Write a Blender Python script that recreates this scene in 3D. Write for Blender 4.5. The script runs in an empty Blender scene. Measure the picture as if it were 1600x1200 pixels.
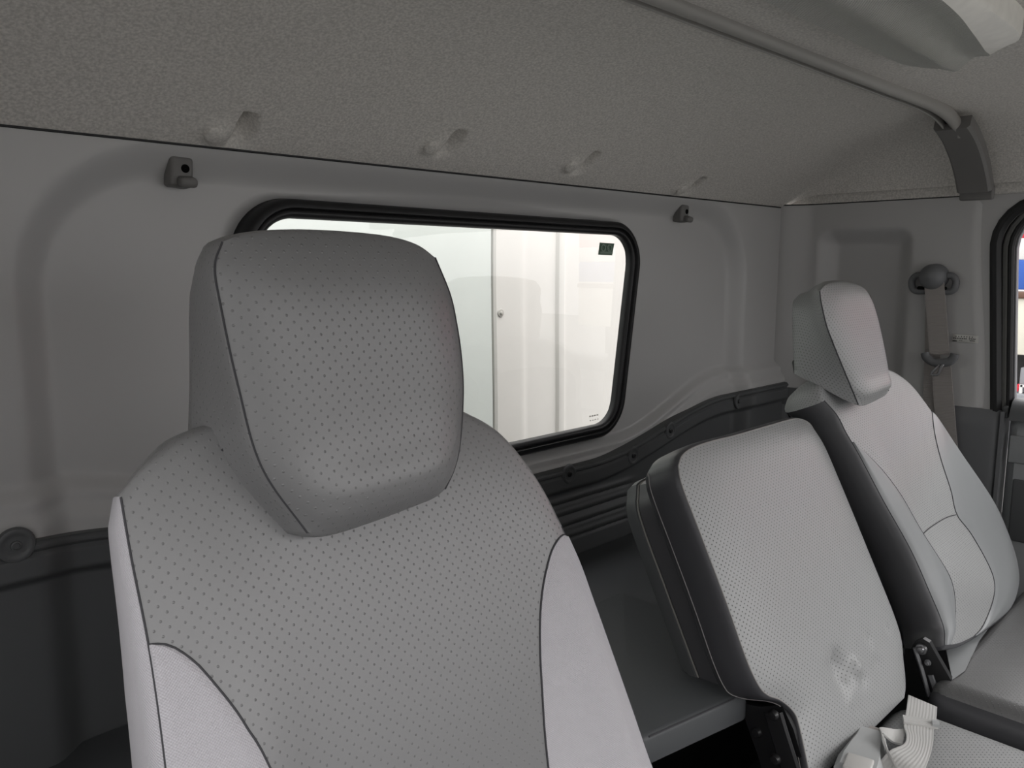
import bpy, bmesh, math
from mathutils import Vector, Matrix
PI = math.pi
sc = bpy.context.scene
COL = sc.collection
# ---------------------------------------------------------------- units
G, ZF = 1.15, 0.2            # drawing unit -> metres, floor level in drawing units
def W(p): return Vector((p[0]*G, p[1]*G, (p[2]-ZF)*G))

# ---------------------------------------------------------------- camera
FPX, YAW, PITCH = 1248.0, math.radians(45.6), math.radians(8.4)
f0 = Vector((math.cos(YAW), math.sin(YAW), 0)); zz = Vector((0, 0, 1))
CR = Vector((math.sin(YAW), -math.cos(YAW), 0))
CF = f0*math.cos(PITCH) - zz*math.sin(PITCH); CU = f0*math.sin(PITCH) + zz*math.cos(PITCH)
CP = Vector((0, 0, 1.1))
cam_d = bpy.data.cameras.new('camera'); cam = bpy.data.objects.new('camera', cam_d); COL.objects.link(cam)
cam_d.sensor_fit = 'HORIZONTAL'; cam_d.sensor_width = 36; cam_d.lens = FPX/1600*36
cam_d.clip_start = 0.02; cam_d.clip_end = 200
m = Matrix((CR, CU, -CF)).transposed().to_4x4(); m.translation = W(CP); cam.matrix_world = m
sc.camera = cam

# measuring helpers: where a sight line meets a plane of the cab
def ray(x, y): return CF*FPX + CR*(x-800) - CU*(y-600)
def hit(x, y, ax, v):
    d = ray(x, y); t = (v-CP[ax])/d[ax]; return CP + d*t
class Frame:
    """plane of a seat: x across, t up along the back, n out of the cushion"""
    def __init__(s, y0, z0, deg):
        a = math.radians(deg); s.o = Vector((0, y0, z0))
        s.u = Vector((0, math.sin(a), math.cos(a))); s.n = Vector((0, -math.cos(a), math.sin(a)))
    def __call__(s, x, t, n=0): return Vector((x, 0, 0)) + s.o + s.u*t + s.n*n
    def px(s, x, y, n=0):
        d = ray(x, y); o = s.o + s.n*n
        k = ((o-CP).dot(s.n))/d.dot(s.n); p = CP + d*k
        return (p.x, (p-o).dot(s.u))
    def pxs(s, pts, n=0): return [s.px(a, b, n) for a, b in pts]

# ---------------------------------------------------------------- maths helpers
def clamp(v, a=0., b=1.): return max(a, min(b, v))
def sm(e0, e1, x):
    t = clamp((x-e0)/(e1-e0)); return t*t*(3-2*t)
def spl(pts, n, closed=False):
    """catmull-rom through the points, n samples evenly along the chord length"""
    P = [Vector(p) for p in pts]
    if closed: P = [P[-1]] + P + [P[0], P[1]]
    else: P = [P[0]*2-P[1]] + P + [P[-1]*2-P[-2]]
    dense = []; K = 16
    for i in range(1, len(P)-2):
        a, b, c, d = P[i-1:i+3]
        for k in range(K):
            t = k/K
            dense.append(0.5*((2*b) + (c-a)*t + (2*a-5*b+4*c-d)*t*t + (3*b-a-3*c+d)*t**3))
    dense.append(P[-2].copy())
    return resample(dense, n)
def resample(D, n):
    L = [0]
    for i in range(1, len(D)): L.append(L[-1] + (D[i]-D[i-1]).length)
    out = []; j = 0
    for k in range(n):
        s = L[-1]*k/(n-1)
        while j < len(D)-2 and L[j+1] < s: j += 1
        dl = L[j+1]-L[j]; t = 0 if dl < 1e-12 else clamp((s-L[j])/dl)
        out.append(D[j].lerp(D[j+1], t))
    return out
def poly(pts, n): return resample([Vector(p) for p in pts], n)
def rpoly(corners, radii, k=10):
    """closed 2-D polygon with rounded corners (points listed once)"""
    out = []; N = len(corners)
    for i in range(N):
        p = Vector(corners[i]); a = (Vector(corners[i-1])-p).normalized(); b = (Vector(corners[(i+1) % N])-p).normalized()
        ang = math.acos(clamp(a.dot(b), -1, 1)); r = radii[i] if isinstance(radii, (list, tuple)) else radii
        d = r/math.tan(ang/2); bis = (a+b).normalized(); c = p + bis*(r/math.sin(ang/2))
        s = p+a*d-c; e = p+b*d-c
        a0 = math.atan2(s.y, s.x); a1 = math.atan2(e.y, e.x); da = a1-a0
        while da > PI: da -= 2*PI
        while da < -PI: da += 2*PI
        for j in range(k+1):
            q = a0+da*j/k; out.append(c + Vector((math.cos(q), math.sin(q)))*r)
    return out
def loop_normals(L):
    N = len(L); out = []
    for i in range(N):
        d = L[(i+1) % N]-L[i-1]
        if d.length < 1e-9: d = L[(i+2) % N]-L[i-2]
        d.normalize(); out.append(Vector((-d.y, d.x)))
    return out
def offset_loop(L, o):
    return [p+n*o for p, n in zip(L, loop_normals(L))]

# ---------------------------------------------------------------- materials
def mat(name, col, rough=.55, spec=.5, metal=0., grain=None, mottle=None, perf=None, weave=None, sheen=0., stripes=None, coat=0., trans=None):
    m = bpy.data.materials.new(name); m.use_nodes = True; nt = m.node_tree; N = nt.nodes; Lk = nt.links
    b = N['Principled BSDF']; c4 = (*col, 1)
    b.inputs['Base Color'].default_value = c4; b.inputs['Roughness'].default_value = rough
    b.inputs['Specular IOR Level'].default_value = spec; b.inputs['Metallic'].default_value = metal
    if sheen: b.inputs['Sheen Weight'].default_value = sheen
    if coat: b.inputs['Coat Weight'].default_value = coat; b.inputs['Coat Roughness'].default_value = .3
    tc = N.new('ShaderNodeTexCoord')
    def math_(op, a, bb=None):
        n = N.new('ShaderNodeMath'); n.operation = op
        for i, v in enumerate((a, bb)):
            if v is None: continue
            if isinstance(v, (int, float)): n.inputs[i].default_value = v
            else: Lk.new(v, n.inputs[i])
        return n.outputs[0]
    height = None; colour = None
    def addh(h):
        nonlocal height
        height = h if height is None else math_('ADD', height, h)
    def addc(fac, c2):
        nonlocal colour
        mx = N.new('ShaderNodeMix'); mx.data_type = 'RGBA'
        Lk.new(fac, mx.inputs[0])
        if colour is None: mx.inputs[6].default_value = c4
        else: Lk.new(colour, mx.inputs[6])
        mx.inputs[7].default_value = (*c2, 1); colour = mx.outputs[2]
    if mottle:
        s, amt = mottle
        t = N.new('ShaderNodeTexNoise'); t.inputs['Scale'].default_value = s; t.inputs['Detail'].default_value = 4
        Lk.new(tc.outputs['Object'], t.inputs['Vector'])
        f = math_('MULTIPLY', math_('SUBTRACT', t.outputs[0], .35), 3.0); f = math_('MINIMUM', math_('MAXIMUM', f, 0.), 1.)
        addc(f, tuple(min(1, v*(1+amt)) for v in col))
    if grain:
        s, h = grain
        t = N.new('ShaderNodeTexNoise'); t.inputs['Scale'].default_value = s; t.inputs['Detail'].default_value = 2
        Lk.new(tc.outputs['Object'], t.inputs['Vector']); addh(math_('MULTIPLY', t.outputs[0], h))
    if perf:
        pitch, r, h, dark = perf
        sp = N.new('ShaderNodeSeparateXYZ'); Lk.new(tc.outputs['UV'], sp.inputs[0])
        ds = []
        for o in (0., .5):
            fx = math_('SUBTRACT', math_('FRACT', math_('ADD', math_('DIVIDE', sp.outputs[0], pitch), o+50)), .5)
            fy = math_('SUBTRACT', math_('FRACT', math_('ADD', math_('DIVIDE', sp.outputs[1], pitch), o+50)), .5)
            ds.append(math_('SQRT', math_('ADD', math_('MULTIPLY', fx, fx), math_('MULTIPLY', fy, fy))))
        d = math_('MULTIPLY', math_('MINIMUM', ds[0], ds[1]), pitch)
        mr = N.new('ShaderNodeMapRange'); mr.interpolation_type = 'SMOOTHSTEP'
        Lk.new(d, mr.inputs[0]); mr.inputs[1].default_value = r*.1; mr.inputs[2].default_value = r; mr.inputs[3].default_value = 1; mr.inputs[4].default_value = 0
        addh(math_('MULTIPLY', mr.outputs[0], h))
        if dark: addc(math_('MULTIPLY', mr.outputs[0], .9), tuple(v*dark for v in col))
    if weave:
        p, h, amt = weave
        sp = N.new('ShaderNodeSeparateXYZ'); Lk.new(tc.outputs['UV'], sp.inputs[0])
        wx = math_('SINE', math_('MULTIPLY', sp.outputs[0], 2*PI/p)); wy = math_('SINE', math_('MULTIPLY', sp.outputs[1], 2*PI/p))
        w = math_('MULTIPLY', wx, wy); addh(math_('MULTIPLY', w, h))
        addc(math_('MULTIPLY', math_('ADD', w, 1.), .5), tuple(v*amt for v in col))
    if stripes:
        ax, p, h = stripes
        sp = N.new('ShaderNodeSeparateXYZ'); Lk.new(tc.outputs['UV'], sp.inputs[0])
        addh(math_('MULTIPLY', math_('SINE', math_('MULTIPLY', sp.outputs[ax], 2*PI/p)), h))
    if height is not None:
        bp = N.new('ShaderNodeBump'); bp.inputs['Strength'].default_value = 1.; bp.inputs['Distance'].default_value = 1.
        Lk.new(height, bp.inputs['Height']); Lk.new(bp.outputs[0], b.inputs['Normal'])
    if colour is not None: Lk.new(colour, b.inputs['Base Color'])
    return m
def glass_mat(name, ior=1.45, tint=(1, 1, 1), rough=0.):
    m = bpy.data.materials.new(name); m.use_nodes = True; nt = m.node_tree; N = nt.nodes
    for n in list(N): N.remove(n)
    o = N.new('ShaderNodeOutputMaterial'); mx = N.new('ShaderNodeMixShader'); t = N.new('ShaderNodeBsdfTransparent'); g = N.new('ShaderNodeBsdfGlossy'); f = N.new('ShaderNodeLayerWeight'); pw = N.new('ShaderNodeMath'); pw.operation = 'POWER'; pw.inputs[1].default_value = 4.; ad = N.new('ShaderNodeMath'); ad.operation = 'MULTIPLY_ADD'; ad.inputs[1].default_value = .7; ad.inputs[2].default_value = .07
    t.inputs[0].default_value = (*tint, 1); g.inputs['Roughness'].default_value = rough; f.inputs[0].default_value = .5
    nt.links.new(f.outputs['Facing'], pw.inputs[0]); nt.links.new(pw.outputs[0], ad.inputs[0])
    nt.links.new(ad.outputs[0], mx.inputs[0]); nt.links.new(t.outputs[0], mx.inputs[1]); nt.links.new(g.outputs[0], mx.inputs[2]); nt.links.new(mx.outputs[0], o.inputs[0])
    return m
M = {}
M['leather_big'] = mat('grey perforated vinyl with coarse dots', (.205, .205, .207), .34, .6, perf=(.0100, .0012, .00042, .95), grain=(900, .00004))
M['leather_fine'] = mat('pale grey perforated vinyl with fine dots', (.325, .33, .33), .42, .5, perf=(.0074, .0013, -.0003, .25), grain=(900, .00004))
M['cloth_pale'] = mat('pale woven cloth', (.55, .535, .565), .8, .25, weave=(.0022, .00018, .8), sheen=.2)
M['vinyl_mid'] = mat('smooth mid grey vinyl', (.25, .26, .265), .4, .5, grain=(700, .00006))
M['vinyl_dark'] = mat('smooth dark grey vinyl', (.062, .062, .068), .42, .5, grain=(700, .00006))
M['seam'] = mat('dark stitching', (.05, .05, .055), .8)
M['seam_pale'] = mat('pale stitching', (.3, .29, .28), .8)
M['panel'] = mat('moulded grey plastic', (.49, .485, .48), .44, .45, grain=(1500, .00005))
M['trim_dark'] = mat('dark moulded plastic', (.105, .109, .112), .5, .4, grain=(1400, .00006))
M['trim_mid'] = mat('mid grey moulded plastic', (.16, .163, .17), .5, .4, grain=(1400, .00006))
M['screw'] = mat('dark screw', (.02, .02, .022), .4, .5)
M['fabric'] = mat('grey headliner felt', (.54, .52, .49), .95, .1, grain=(600, .00035), mottle=(330, .40))
M['bar'] = mat('greige plastic strip', (.33, .32, .30), .42, .5)
M['cap'] = mat('grey plastic cap', (.17, .165, .16), .5, .4, grain=(1500, .00005))
M['rubber'] = mat('black rubber', (.012, .012, .013), .45, .4)
M['fuzz'] = mat('grey flocked weatherstrip', (.12, .12, .115), .95, .1, grain=(1200, .0006))
M['shelf'] = mat('dark vinyl shelf covering', (.07, .074, .078), .55, .45, grain=(1100, .00008))
M['metal_black'] = mat('black painted metal', (.015, .015, .016), .35, .5)
M['steel'] = mat('dull steel', (.35, .35, .36), .35, .5, metal=1.)
M['web'] = mat('grey belt webbing', (.36, .335, .32), .75, .25, stripes=(1, .003, .00012))
M['web_pale'] = mat('pale belt webbing', (.55, .545, .53), .7, .3, stripes=(0, .0042, .00010))
M['buckle'] = mat('pale grey buckle plastic', (.42, .43, .43), .4, .5)
M['button'] = mat('pale release button', (.55, .54, .52), .5)
M['door_grey'] = mat('door trim plastic', (.30, .31, .315), .5, .4, grain=(1400, .00006))
M['vinyl_side'] = mat('charcoal vinyl', (.085, .085, .09), .42, .5, grain=(700, .00006))
M['leather_shaded'] = mat('grey dotted vinyl with painted shade', (.14, .14, .14), .36, .6, perf=(.0078, .0010, .0006, 1.6))  # seat vinyl with the passenger cushion's shade painted into its colour
M['hole'] = mat('black hole', (.003, .003, .003), .9, .1)
M['lens'] = mat('ribbed translucent lens', (.60, .60, .56), .3, .6, weave=(.0042, .0006, .7))
M['lens_end'] = mat('smooth pale lens end', (.90, .88, .82), .35, .6, mottle=(60, -.08))
M['glass'] = glass_mat('window glass')
M['box'] = mat('white box body sheet', (.57, .56, .525), .4, .5, mottle=(6, -.05))
M['box_green'] = mat('faintly green white sheet', (.53, .565, .53), .4, .5, mottle=(6, -.05))
M['box_dark'] = mat('panel gap', (.12, .12, .11), .8)
M['rivet'] = mat('dull rivet', (.35, .34, .31), .5)
M['green'] = mat('dark green sticker film', (.10, .17, .12), .6)
M['green_pale'] = mat('pale green sticker print', (.22, .30, .24), .6)
M['silver'] = mat('silver foil label', (.62, .61, .58), .35, .5, metal=.3)
M['print'] = mat('dark print', (.04, .04, .04), .7)
M['red'] = mat('red paint', (.75, .03, .06), .4)
M['white'] = mat('white paint', (.85, .85, .83), .4)
M['blue'] = mat('blue paint', (.04, .13, .52), .4)
M['brown'] = mat('brown rail', (.16, .09, .06), .6)
M['cream'] = mat('cream paint', (.85, .82, .70), .4)
M['chassis'] = mat('dark chassis', (.02, .02, .022), .6)
M['grey'] = mat('grey metal box', (.30, .31, .33), .5)
M['asphalt'] = mat('asphalt', (.16, .16, .155), .9, .2, grain=(60, .004), mottle=(30, .3))
M['floor'] = mat('black rubber floor mat', (.03, .03, .03), .8)

# ---------------------------------------------------------------- mesh builder
class Mesh:
    def __init__(s): s.v = []; s.f = []; s.uv = []
    def grid(s, P, UV=None, flip=False, wrap=False):
        o = len(s.v); R = len(P); C = len(P[0])
        for r in range(R):
            for c in range(C):
                s.v.append(Vector(P[r][c])); s.uv.append(UV[r][c] if UV else (P[r][c][0], P[r][c][2]))
        for r in range(R-1):
            for c in range(C if wrap else C-1):
                a = o+r*C+c; b = o+r*C+(c+1) % C; d = o+(r+1)*C+c; e = o+(r+1)*C+(c+1) % C
                s.f.append((a, d, e, b) if flip else (a, b, e, d))
        return s
    def ngon(s, P, flip=False):
        o = len(s.v)
        for p in P: s.v.append(Vector(p)); s.uv.append((p[0], p[2]))
        q = list(range(o, o+len(P))); s.f.append(tuple(reversed(q)) if flip else tuple(q)); return s
    def sweep(s, path, prof, ref, closed=False, caps=True):
        """profile (side, up) swept along the path; ref gives the 'up' direction"""
        P = [Vector(p) for p in path]; N = len(P); rings = []
        for i in range(N):
            if closed: d = P[(i+1) % N]-P[i-1]
            else: d = P[min(i+1, N-1)]-P[max(i-1, 0)]
            d.normalize(); rf = Vector(ref(i/(N-1)) if callable(ref) else ref)
            sd = d.cross(rf).normalized(); up = sd.cross(d).normalized()
            rings.append([P[i]+sd*a+up*b for a, b in prof])
        if closed: rings.append(rings[0])
        L = [0]
        for i in range(1, len(rings)): L.append(L[-1]+(rings[i][0]-rings[i-1][0]).length)
        pl = [0]
        for k in range(1, len(prof)+1): pl.append(pl[-1]+math.dist(prof[k % len(prof)], prof[k-1]))
        rr = [r+[r[0]] for r in rings]
        s.grid(rr, [[(pl[k], L[i]) for k in range(len(prof)+1)] for i in range(len(rr))])
        if not closed and caps: s.ngon(rings[0], True); s.ngon(rings[-1])
        return s
    def tube(s, path, r, k=8, closed=False):
        P = [Vector(p) for p in path]; d = P[-1]-P[0]
        ref = Vector((0.3, .5, .8)) if abs(d.normalized().dot(Vector((.3, .5, .8)).normalized())) < .9 else Vector((1, 0, 0))
        return s.sweep(P, [(r*math.cos(2*PI*j/k), r*math.sin(2*PI*j/k)) for j in range(k)], ref, closed)
    def rbox(s, c, size, r, mtx=None, seg=3):
        bm = bmesh.new(); bmesh.ops.create_cube(bm, size=1.)
        for v in bm.verts: v.co = Vector((v.co.x*size[0], v.co.y*size[1], v.co.z*size[2]))
        if r > 0: bmesh.ops.bevel(bm, geom=bm.edges[:], offset=r, segments=seg, profile=.5, affect='EDGES')
        mtx = mtx or Matrix.Identity(3); o = len(s.v); bm.verts.index_update()
        for v in bm.verts: s.v.append(Vector(c)+mtx @ v.co); s.uv.append((v.co.x+v.co.z, v.co.y+v.co.z))
        for f in bm.faces: s.f.append(tuple(o+v.index for v in f.verts))
        bm.free(); return s
    def lathe(s, c, axis, prof, k=24):
        """prof: (radius, height along axis)"""
        ax = Vector(axis).normalized(); a = ax.orthogonal().normalized(); b = ax.cross(a)
        rings = [[Vector(c)+ax*h+(a*math.cos(2*PI*j/k)+b*math.sin(2*PI*j/k))*r for j in range(k)] for r, h in prof]
        s.grid(rings, None, wrap=True)
        return s
    def build(s, name, material, parent=None, angle=40, loc=None):
        me = bpy.data.meshes.new(name)
        base = Vector((0, 0, 0))
        if parent is not None:
            q = parent
            while q: base += q.location; q = q.parent
            l = Vector((0, 0, 0))
        else:
            ws = [W(p) for p in s.v]
            l = Vector([sum((min(w[i] for w in ws), max(w[i] for w in ws)))/2 for i in range(2)]+[min(w[2] for w in ws)]) if loc is None else W(loc)
            base = l
        me.from_pydata([W(p)-base for p in s.v], [], s.f)
        uvl = me.uv_layers.new(name='UVMap'); li = [0]*len(me.loops); me.loops.foreach_get('vertex_index', li)
        flat = []
        for i in li: flat += [s.uv[i][0]*G, s.uv[i][1]*G]
        uvl.data.foreach_set('uv', flat)
        bm = bmesh.new(); bm.from_mesh(me); bmesh.ops.remove_doubles(bm, verts=bm.verts, dist=1e-6)
        big = [f for f in bm.faces if len(f.verts) > 4]
        if big: bmesh.ops.triangulate(bm, faces=big, ngon_method='EAR_CLIP')
        bmesh.ops.recalc_face_normals(bm, faces=bm.faces) if len(bm.faces) < 60000 else None
        bm.to_mesh(me); bm.free()
        me.shade_smooth()
        try: me.set_sharp_from_angle(angle=math.radians(angle))
        except Exception: pass
        me.materials.append(M[material] if isinstance(material, str) else material)
        o = bpy.data.objects.new(name, me); COL.objects.link(o); o.location = l
        if parent is not None: o.parent = parent
        return o
def empty(name, loc, label=None, cat=None, group=None, kind=None):
    o = bpy.data.objects.new(name, None); COL.objects.link(o); o.location = W(loc); o.empty_display_size = .05
    tag(o, label, cat, group, kind); return o
def tag(o, label=None, cat=None, group=None, kind=None):
    if label: o['label'] = label
    if cat: o['category'] = cat
    if group: o['group'] = group
    if kind: o['kind'] = kind
    return o

# ================================================================ SETTING
XL, XR, YB, YF = 0.0, 1.545, 0.80, -0.62
XC = .785
def ledgeZ(X): return .8045 + .0845*sm(.265, .592, abs(X-.775))
def sdrr(px, pz, x0, x1, z0, z1, r):
    cx, cz = (x0+x1)/2, (z0+z1)/2; qx = abs(px-cx)-(x1-x0)/2+r; qz = abs(pz-cz)-(z1-z0)/2+r
    return math.hypot(max(qx, 0), max(qz, 0))+min(max(qx, qz), 0)-r
def backY(X, Z):
    d = sdrr(X, Z, .190, 1.400, .2, 1.203, .13)
    y = .796 + .026*sm(.018, -.022, d)
    e = Z-ledgeZ(X)
    y -= .014*sm(.020, .002, e) + .008*sm(-.004, -.02, e)
    return y
def trimY(X): return backY(X, .72) - .010
def trimZ(X):
    k = trimY(X)/.81
    return 1.1 - (1.1-(.785+.064*sm(.20, .60, abs(X/k-.785))))*k
# --- ceiling
def ceilZ(X, Y):
    if Y > .44: zb = 1.2105 + .1255*(1-((Y-.44)/.365)**2.1)
    else: zb = 1.336 + .022*sm(.44, .25, Y) - .05*sm(-.25, -.62, Y)
    def side(d): return 1.221 + .125*math.sqrt(max(0, 1-(1-clamp(d/.20))**2))
    zs = min(side(XR+.012-X), side(X-(XL-.012)))
    k = .03; h = clamp(.5+.5*(zs-zb)/k); z = zs*(1-h)+zb*h-k*h*(1-h)
    return max(z, 1.210)
def on_ceiling(px, py):
    d = ray(px, py); t = .0001; st = 2e-6
    lo = hi = None; k = 0.
    for i in range(1, 4000):
        q = CP+d*(i*.0005/1000*1.2)
        if q.z > ceilZ(clamp(q.x, XL, XR), clamp(q.y, YF, .81)): return q
    return q
clip_px = [(352, 206), (686, 226), (901, 257), (1071, 294)]
clip_at = [on_ceiling(*p) for p in clip_px]
def scoop(X, Y):
    r = 0
    for c in clip_at:
        dx, dy = X-c.x-.004, Y-c.y
        if abs(dx) > .05 or abs(dy) > .05: continue
        # a thumb shaped pocket right of the clip: sharp on its left, running out to the right
        a = sm(.002, .007, dx)*sm(.030, .008, dx+abs(dy)*.2)*sm(.024, .012, abs(dy+.004))
        q_ = (.025*a - .004*sm(.020, .008, math.hypot(dx+.012, dy)))
        if abs(q_) > abs(r): r = q_
    return r
xs = [XL-.01 + (XR-XL+.02)*i/600 for i in range(601)]
ys = [YF + (.60-YF)*i/90 for i in range(90)] + [.60 + .208*i/90 for i in range(91)]
mb = Mesh(); mb.grid([[(x, y, ceilZ(x, y)+scoop(x, y)) for x in xs] for y in ys], [[(x, y) for x in xs] for y in ys])
mb.build('ceiling', 'fabric').__setitem__('kind', 'structure')

# --- back wall around the rear window
win = rpoly([(.386, 1.169), (1.090, 1.165), (1.040, .829), (.430, .829)], [.062, .060, .062, .055], 14)
wc = Vector((.735, 1.0))
def cast_poly(ang):
    d = Vector((math.cos(ang), math.sin(ang))); best = None
    for i in range(len(win)):
        a = win[i]-wc; b = win[(i+1) % len(win)]-wc; e = b-a
        den = d.x*e.y-d.y*e.x
        if abs(den) < 1e-12: continue
        t = (a.x*e.y-a.y*e.x)/den; u = (a.x*d.y-a.y*d.x)/den
        if t > 0 and -1e-6 <= u <= 1+1e-6: best = t if best is None else max(best, t)
    return wc+d*best
def cast_rect(ang, x0, x1, z0, z1):
    d = Vector((math.cos(ang), math.sin(ang))); t = 1e9
    if d.x > 1e-9: t = min(t, (x1-wc.x)/d.x)
    if d.x < -1e-9: t = min(t, (x0-wc.x)/d.x)
    if d.y > 1e-9: t = min(t, (z1-wc.y)/d.y)
    if d.y < -1e-9: t = min(t, (z0-wc.y)/d.y)
    return wc+d*t
BX0, BX1, BZ0, BZ1 = -.01, 1.55, .765, 1.226
angs = [2*PI*i/1000 for i in range(1000)] + [math.atan2(z-wc.y, x-wc.x) % (2*PI) for x in (BX0, BX1) for z in (BZ0, BZ1)]
angs = sorted(set(angs)); rows = []
NR = 130
inn = [cast_poly(a) for a in angs]; outr = [cast_rect(a, BX0, BX1, BZ0, BZ1) for a in angs]
for k in range(NR+1):
    row = []
    for p, q in zip(inn, outr):
        L = (q-p).length; d = L*(k/NR)**1.0
        c = p.lerp(q, d/L) if L > 0 else p
        y = backY(c.x, c.y)
        if c.y < .88: y += .05*sm(.008, .018, trimZ(c.x)-c.y)
        e = d
        y += .008*(1-sm(0, .022, e))
        row.append((c.x, y, c.y))
    row.append(row[0]); rows.append(row)
wb = Mesh(); wb.grid(rows); wall_back = wb.build('wall_back', 'panel'); wall_back['kind'] = 'structure'
# lower dark trim of the back wall: flange, step, ribbed face
prof_z = [0, -.003, -.008, -.030, -.036, -.040, -.046]
def lower(X, k, nlow=70):
    zt = trimZ(X); zs = zt-.034
    z = zt - .30*(k/nlow)
    return z
rows = []; nx = 320
for k in range(0, 141):
    row = []
    for i in range(nx+1):
        X = -.005+(XR+.005)*i/nx; zt = trimZ(X); dz = .235*(k/140)
        y = trimY(X) + .004*sm(.004, 0, dz) + .011*sm(.030, .042, dz) + .004*sm(.006, .010, dz)*sm(.014, .010, dz)
        z = zt-dz
        rib = sm(.76, .82, X)*sm(1.10, 1.04, X)
        for gz in (.734, .714, .696, .6745):
            y += rib*(.003*math.exp(-((z-gz)/.0022)**2) - .0025*math.exp(-((z-gz-.008)/.004)**2))
        row.append((X, y, z))
    rows.append(row)
lt = Mesh(); lt.grid(rows)
# top return edge of the flange back to the upper panel
lt.grid([[(-.005+(XR+.005)*i/nx, .002+trimY(-.005+(XR+.005)*i/nx), trimZ(-.005+(XR+.005)*i/nx)) for i in range(nx+1)], [(-.005+(XR+.005)*i/nx, .812, trimZ(-.005+(XR+.005)*i/nx)+.001) for i in range(nx+1)]])
trim_1 = lt.build('trim_1', 'trim_dark', loc=(.78, .79, .6)); trim_1['kind'] = 'structure'
for px, py in [(25, 853), (890, 741), (990, 712), (1048, 673), (1155, 627), (45, 855)][:5]:
    p = hit(px, py, 1, trimY(hit(px, py, 1, .785).x)); ty = p.y+.0005
    s = Mesh(); s.lathe((p.x, ty, p.z), (0, -1, 0), [(.0001, .0003), (.007, .0003), (.0090, .0002), (.0105, .0013), (.0125, .0018), (.0145, .0010), (.016, -.002)], 28)
    b = s.build('screw_boss', 'trim_dark', trim_1)
    s = Mesh(); s.lathe((p.x, ty, p.z), (0, -1, 0), [(.0001, .0015), (.0025, .0015), (.0030, .0025), (.0042, .002), (.0046, .0)], 16)
    s.build('screw', 'screw' if px > 100 else 'trim_dark', b)

# dark joint line where the headliner meets the walls
s = Mesh(); s.tube([(X, backY(X, 1.224)-.0006, ceilZ(X, backY(X, 1.224))-.0002) for X in [.004+1.532*i/120 for i in range(121)]], .0013, 6)
s.build('trim_8', 'rubber').__setitem__('kind', 'structure')
# --- window_1: rear window
wr = empty('window_1', (.735, .82, .83), kind='structure')
out_l = win
rings = []
for o, y in [(.013, .836), (.006, .824), (.005, .810), (.0035, .799), (.0, .796), (-.005, .796), (-.0070, .801), (-.0085, .799), (-.0125, .799), (-.0155, .802), (-.0165, .806), (-.0165, .812)]:
    L = offset_loop(win, o); rings.append([(p.x, y+.006, p.y) for p in L])
s = Mesh(); s.grid([r+[r[0]] for r in rings]); s.build('rubber_seal', 'rubber', wr, 60)
gl = offset_loop(win, -.012)
s = Mesh(); s.ngon([(p.x, .815, p.y) for p in gl]); s.build('pane', 'glass', wr)

# --- right wall
def rightX(Y, Z):
    x = XR-.006 + .026*sm(.800, .735, Y)
    d = sdrr(Y, Z, .560, .715, .88, 1.160, .02)
    x += .030*sm(.016, -.022, d)
    return x
def pillarY(Z): return .402 + .028*sm(.86, 1.2, Z)
def topZ(Y): return 1.2205 - .028*sm(.455, .425, Y)
rows = []
for k in range(131):
    row = []
    for i in range(111):
        q = i/110; 
        Zb, = (.846,)
        Y0 = .812; 
        Z = Zb + (1.222-Zb)*k/130
        Ye = pillarY(Z); Y = Y0+(Ye-Y0)*q
        Z2 = min(Z, topZ(Y))
        x = rightX(Y, Z2)
        e = Y-Ye
        x += .026*(1-math.sqrt(max(0, 1-(1-clamp(e/.026))**2)))
        x += .006*(1-sm(0, .006, Z2-Zb))
        row.append((x, Y, Z2))
    rows.append(row)
s = Mesh(); s.grid(rows); wall_right = s.build('wall_right', 'panel'); wall_right['kind'] = 'structure'
s = Mesh(); s.tube([(rightX(Y, 1.2205)-.0004, Y, 1.2210) for Y in [.795-.345*i/60 for i in range(61)]], .0012, 6)
s.build('trim_9', 'rubber').__setitem__('kind', 'structure')
# header strip above the panel and over the door (felt covered)
s = Mesh(); s.rbox((XR+.042, .1, 1.2435), (.05, 1.5, .045), .004)
s.build('trim_2', 'fabric').__setitem__('kind', 'structure')
# lower pillar trim
rows = []
for k in range(41):
    row = []
    for i in range(91):
        Y = .812+(.378-.812)*i/90; Z = .20+(.851-.20)*k/40
        x = rightX(Y, .7)-.004 if Y > .72 else XR+.012
        e = Y-.378
        x += .014*(1-math.sqrt(max(0, 1-(1-clamp(e/.014))**2)))
        x += .008*(1-math.sqrt(max(0, 1-(1-clamp((.851-Z)/.008))**2)))
        if Y > .5:
            pass
        row.append((x, Y, Z))
    rows.append(row)
s = Mesh(); s.grid(rows); s.sweep([(XR+.03, .380, .20), (XR+.03, .380, .85)], [(-.02, -.006), (.02, -.006), (.02, .0), (-.02, .0)], (0, 1, 0))
s.build('trim_3', 'trim_mid').__setitem__('kind', 'structure')
# dark band at the back end of the side wall, continuing the rear trim
rows = []
for k in range(25):
    row = []
    for i in range(31):
        Y = .80-.20*i/30; Z = .66+(.851-.66)*k/24
        x = rightX(Y, .7)-.006 + .007*sm(.820, .812, Z)
        row.append((x, Y, Z))
    rows.append(row)
s = Mesh(); s.grid(rows); s.build('trim_4', 'trim_dark').__setitem__('kind', 'structure')

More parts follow.
